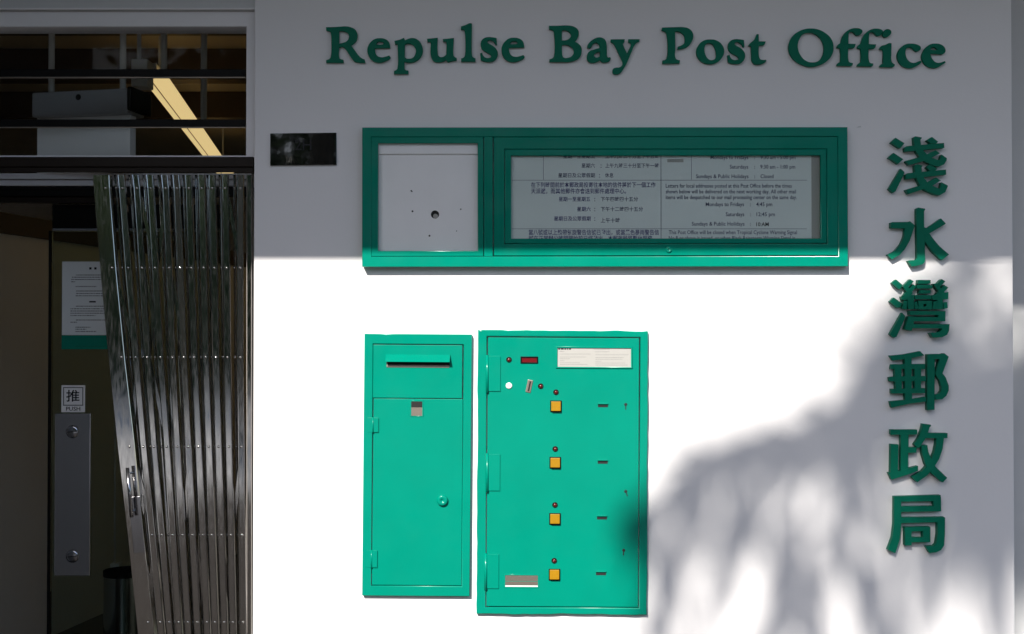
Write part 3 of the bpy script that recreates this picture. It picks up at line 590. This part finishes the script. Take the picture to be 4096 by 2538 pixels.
def led(x, y):
    o = sm.disc('indicator_light', x, y, F0, [(0, 0.0045), (4, 0.004), (6.5, 0.0025), (7.5, 0)], M['red'], 14, parent=sd)
    c = sm.disc('collar', x, y, F0, [(8, 0), (8, 0.0016), (11, 0.0016), (11.5, 0)], M['black'], 16, parent=sd); return o
led(2036, 1440); led(2163, 1546)
for k, (lx, ly, bx, by, sx, sy) in enumerate(((2224, 1570, 2224, 1626, 2412, 1624), (2221, 1797, 2221, 1852, 2411, 1850), (2220, 2021, 2220, 2077, 2408, 2073), (2217, 2244, 2218, 2300, 2404, 2296))):
    led(lx, ly)
    sm.box('button_bezel', (bx - 23, by - 23, bx + 23, by + 23), F0 - 0.003, F0 + 0.001, M['black'], 0.001, parent=sd)
    sm.box('button', (bx - 19, by - 19, bx + 19, by + 19), F0 - 0.012, F0 - 0.0031, M['amber'], 0.0014, parent=sd)
    sm.box('stamp_slot', (sx - 20, sy - 6, sx + 20, sy + 6), F0 - 0.0004, F0 + 0.001, M['hole'], 0.0003, parent=sd)
    sm.box('slot_lip', (sx - 21, sy - 11, sx + 21, sy - 6), F0 - 0.005, F0 + 0.001, M['green'], 0.001, parent=sd)
sm.ring('display_rim', (2082, 1427, 2152, 1454), (2087, 1432, 2147, 1450), F0 - 0.0035, F0 + 0.001, M['black'], 0.0006, parent=sd)
sm.box('display', (2087, 1432, 2147, 1450), F0 - 0.001, F0 + 0.001, M['redwin'], parent=sd)
sm.disc('return_button', 2036, 1544, F0, [(0, 0.004), (9, 0.004), (12.5, 0.002), (13, 0)], M['white'], 16, parent=sd)
c = sm.L(2117, 1546, F0)
cp = link('coin_plate', box_mesh('coin_plate', (-0.0085, -0.0018, -0.0205), (0.0085, 0.001, 0.0205), 0.0016), M['tray'], sd); cp.location = c; cp.rotation_euler = (0, R(12), 0)
cl = link('coin_slot', box_mesh('coin_slot', (-0.002, -0.0022, -0.016), (0.003, -0.0019, 0.016)), M['hole'], sd); cl.location = c; cl.rotation_euler = (0, R(12), 0)
for x, y, a in ((2503, 1625, 0), (2503, 1973, -20), (2495, 2208, 5)):
    o = sm.disc('keyhole', x, y - 6, F0 - 0.0002, [(0, 0.0003), (6, 0.0003), (6.3, 0)], M['hole'], 12, parent=sd)
    s2 = link('keyhole_slot', box_mesh('ks', (-0.0016, -0.0004, -0.016), (0.0016, 0.0002, 0)), M['hole'], sd); s2.location = o.location; s2.rotation_euler = (0, R(a), 0)
sm.ring('label_frame', (2224, 1387, 2530, 1474), (2230, 1393, 2524, 1469), F0 - 0.0040, F0 + 0.001, M['green'], 0.0008, parent=sd)
lb = sm.box('instruction_label', (2230, 1393, 2524, 1469), F0 - 0.0006, F0 + 0.001, M['label'], parent=sd)
def smd(rows, m, h, seed): dashes(sm, rows, F0 - 0.0009, m, sd, h, seed)
smd([(2233, 2284, 1397)], M['black_ink'], 5, 11)
smd([(2238, 2258, 1406), (2240, 2362, 1417), (2240, 2345, 1429), (2240, 2280, 1436), (2240, 2258, 1444), (2240, 2320, 1452), (2240, 2350, 1459), (2375, 2440, 1398), (2380, 2438, 1408), (2382, 2515, 1420), (2382, 2495, 1431), (2382, 2490, 1438), (2382, 2405, 1446), (2382, 2500, 1453), (2382, 2512, 1461)], M['grey_ink'], 1.6, 12)
tf = sm.ring('tray_frame', (2016, 2298, 2156, 2353), (2021, 2303, 2151, 2348), F0 - 0.001, F0 + 0.001, M['green'], 0.0005, parent=sd)
sm.box('tray_flap', (2021, 2303, 2151, 2325), F0 - 0.0002, F0 + 0.001, M['tray'], parent=sd)
sm.box('tray_back', (2021, 2327, 2151, 2342), F0 - 0.0003, F0 + 0.001, M['tray'], parent=sd)
sm.box('tray_edge', (2021, 2343, 2151, 2349), F0 - 0.0006, F0 + 0.001, M['pipe'], 0.0004, parent=sd)

# ------------------------------------------------------------------ vegetation across the forecourt (casts the dappled shade)
def shade(x, y, L): return P(x, y) + SUN * L
def blade(bm, a, t, s, ln_, w, droop):
    mid = a + t * ln_ * 0.5 + Vector((0, 0, -droop * 0.25)); end = a + t * ln_ + Vector((0, 0, -droop))
    s = s.normalized() * w / 2
    v = [bm.verts.new(p) for p in (a - s * .5, a + s * .5, mid + s, mid - s, end)]
    bm.faces.new((v[0], v[1], v[2], v[3])); bm.faces.new((v[3], v[2], v[4]))
rp = random.Random(21)
FR = [ # frond midribs, as the wall pixels their shade falls on: points, distance, leaflets, length, fill, first leaflet
 ([(4350, 950), (3950, 1010), (3680, 1110), (3520, 1280), (3400, 1480)], 16.0, 70, 0.40, 0.75, 0.12),
 ([(4350, 1180), (3900, 1300), (3640, 1450), (3480, 1650), (3360, 1800)], 15.8, 46, 0.42, 0.7, 0.25),
 ([(4350, 1220), (3800, 1380), (3400, 1570), (3120, 1710), (2890, 1750), (2740, 1860)], 13.0, 60, 0.22, 0.48, 0.3),
 ([(4350, 1250), (3700, 1580), (3250, 1760), (2900, 1850), (2700, 1910), (2590, 2000)], 13.2, 60, 0.30, 0.27, 0.2),
 ([(4350, 1280), (3900, 1600), (3700, 1850), (3560, 2150), (3500, 2400)], 15.6, 44, 0.42, 0.30, 0.15),
 ([(4350, 1250), (4050, 1500), (3920, 1800), (3880, 2200)], 16.0, 60, 0.5, 0.6, 0.25),
 ([(4350, 1280), (3600, 1600), (3100, 1790), (2840, 1890), (2710, 2150), (2620, 2450)], 12.6, 60, 0.17, 0.36, 0.58),
 ([(4350, 1290), (3650, 1650), (3200, 1830), (2960, 1960), (2870, 2250), (2790, 2560)], 13.2, 60, 0.17, 0.23, 0.58),
 ([(4350, 1300), (3700, 1700), (3350, 1850), (3180, 2050), (3110, 2300), (3040, 2580)], 12.8, 60, 0.17, 0.27, 0.55),
 ([(4350, 1310), (3750, 1700), (3450, 1880), (3300, 2100), (3270, 2350), (3260, 2580)], 13.4, 60, 0.17, 0.18, 0.55),
 ([(4350, 1320), (3800, 1650), (3450, 1870), (3400, 2150), (3500, 2400), (3600, 2620)], 12.7, 60, 0.17, 0.26, 0.5),
 ([(4350, 1260), (3600, 1700), (3200, 1880), (3020, 1990), (2930, 2040)], 12.2, 60, 0.13, 0.36, 0.70),
 ([(4350, 1250), (3700, 1560), (3200, 1740), (2850, 1850), (2640, 1960), (2510, 2060)], 12.4, 60, 0.10, 0.16, 0.84),
 ([(4400, 1150), (4280, 1250), (4200, 1420), (4150, 1750)], 15.6, 60, 0.42, 0.7, 0.05),
 ([(4400, 1200), (4150, 1400), (4050, 1650), (4000, 1900)], 15.8, 60, 0.45, 0.6, 0.2),
]
cr = shade(4420, 1200, 15.7)
pt = tag(empty('palm_tree', (cr.x + 0.25, cr.y - 0.1, 0.0)), 'tall palm tree across the forecourt that shades the wall', 'palm tree')
bm = bmesh.new(); base = Vector((0, 0, 0)); top = cr - pt.location
pts = [base.lerp(top, t) + Vector((0.12 * math.sin(t * 2.5), 0, 0)) for t in [i / 16 for i in range(17)]]; pts[-1] = top
add_tube(bm, pts, [0.17 - 0.07 * i / 16 + (0.008 if i % 2 else 0) for i in range(17)], 12); link('trunk', finish(bm, 'trunk', True), M['bark'], pt)
def catmull(p, t):
    n_ = len(p) - 1; f = min(t * n_, n_ - 1e-6); i = int(f); u = f - i
    a, b, c, d = p[max(i - 1, 0)], p[i], p[i + 1], p[min(i + 2, n_)]
    return 0.5 * ((2 * b) + (c - a) * u + (2 * a - 5 * b + 4 * c - d) * u * u + (3 * b - a - 3 * c + d) * u ** 3)
def frond(rib, n_, ln_, fill, seed, t0=0.1):
    r = random.Random(seed); bm = bmesh.new()
    sp = [catmull(rib, i / 20) for i in range(21)]; add_tube(bm, sp, [0.016 * (1 - i / 24) for i in range(21)], 6)
    for i in range(n_):
        t = t0 + (1 - t0) * i / n_; p = catmull(rib, t); tg = (catmull(rib, min(t + .02, 1)) - catmull(rib, max(t - .02, 0))).normalized()
        sd_ = tg.cross(Vector((0, 0, 1))).normalized()
        for s in (-1, 1):
            if r.random() > fill * (1 + 0.9 * math.sin(i * 0.75 + seed)): continue
            dr_ = (tg * r.uniform(0.3, 0.7) + sd_ * s * r.uniform(0.25, 0.7) + Vector((0, 0, -r.uniform(0.5, 1.1)))).normalized()
            if r.random() < 0.22: dr_ = (tg * 0.8 + sd_ * s * 0.5 + Vector((0, 0, r.uniform(0.4, 1.0)))).normalized() * 0.6
            blade(bm, p, dr_, dr_.cross(Vector((r.uniform(-.6, .6), -1, r.uniform(-.3, .3)))), ln_ * r.uniform(.75, 1.1) * (1 - 0.35 * abs(t - .5)), 0.042, 0.10)
    return finish(bm, 'frond')
for k, (pxs, L, n_, ln_, fill, t0) in enumerate(FR):
    rib = [cr - pt.location] + [shade(x, y, L + rp.uniform(-.1, .1)) - pt.location for x, y in pxs[1:]]
    link('frond', frond(rib, n_, ln_, fill, 50 + k, t0), M['leaf'], pt)
for k in range(9): # the far side of the crown
    a = R(-60 + 27 * k + rp.uniform(-8, 8)); c = cr - pt.location; dx = Vector((math.cos(a), -abs(math.sin(a)) - 0.2, 0)).normalized()
    if dx.x < -0.2: dx.x *= 0.3
    rib = [c, c + dx * 0.6 + Vector((0, 0, 0.5)), c + dx * 1.3 + Vector((0, 0, 0.5)), c + dx * 2.0 + Vector((0, 0, -0.1)), c + dx * 2.4 + Vector((0, 0, -0.8))]
    link('frond', frond(rib, 44, 0.5, 0.95, 90 + k), M['leaf'], pt)
def tree(x, y, h, r, label, seed, n_=3000):
    q = random.Random(seed); t = tag(empty('broadleaf_tree', (x, y, 0)), label, 'tree', 'trees across the forecourt')
    bm = bmesh.new(); add_tube(bm, [(0, 0, 0), (0.1, 0, h * .3), (-.05, .1, h * .55), (0, 0, h * .8)], [.22, .17, .12, .05], 10)
    cl = []
    for i in range(16):
        a = q.uniform(0, 6.28); e = q.uniform(-.3, 1.2); rr = r * q.uniform(.35, .85)
        c = Vector((math.cos(a) * math.cos(e) * rr, math.sin(a) * math.cos(e) * rr, h * .62 + math.sin(e) * rr * .8)); cl.append(c)
        add_tube(bm, [(0, 0, h * .4), tuple(c * .5 + Vector((0, 0, h * .28))), tuple(c)], [.08, .05, .02], 6)
    link('trunk', finish(bm, 't', True), M['bark'], t)
    bm = bmesh.new()
    for i in range(n_):
        c = q.choice(cl) + Vector((q.gauss(0, 1), q.gauss(0, 1), q.gauss(0, .8))) * r * .2
        u = Vector((q.gauss(0, 1), q.gauss(0, 1), q.gauss(0, 1))).normalized(); w = u.orthogonal().normalized(); s = q.uniform(.09, .2)
        bm.faces.new([bm.verts.new(p) for p in (c - u * s, c + w * s * .5, c + u * s, c - w * s * .5)])
    link('crown', finish(bm, 'crown'), M['leaf'], t)
tree(-10, -25, 7.5, 3.2, 'broad tree farthest left across the forecourt', 1)
tree(-4.6, -22, 10.5, 3.4, 'tallest tree, left of the palm across the forecourt', 2)
tree(3.0, -24.5, 7.8, 3.3, 'bushy tree right of the palm across the forecourt', 3)
tree(9.5, -23, 7.0, 3.1, 'broad tree farthest right across the forecourt', 4)
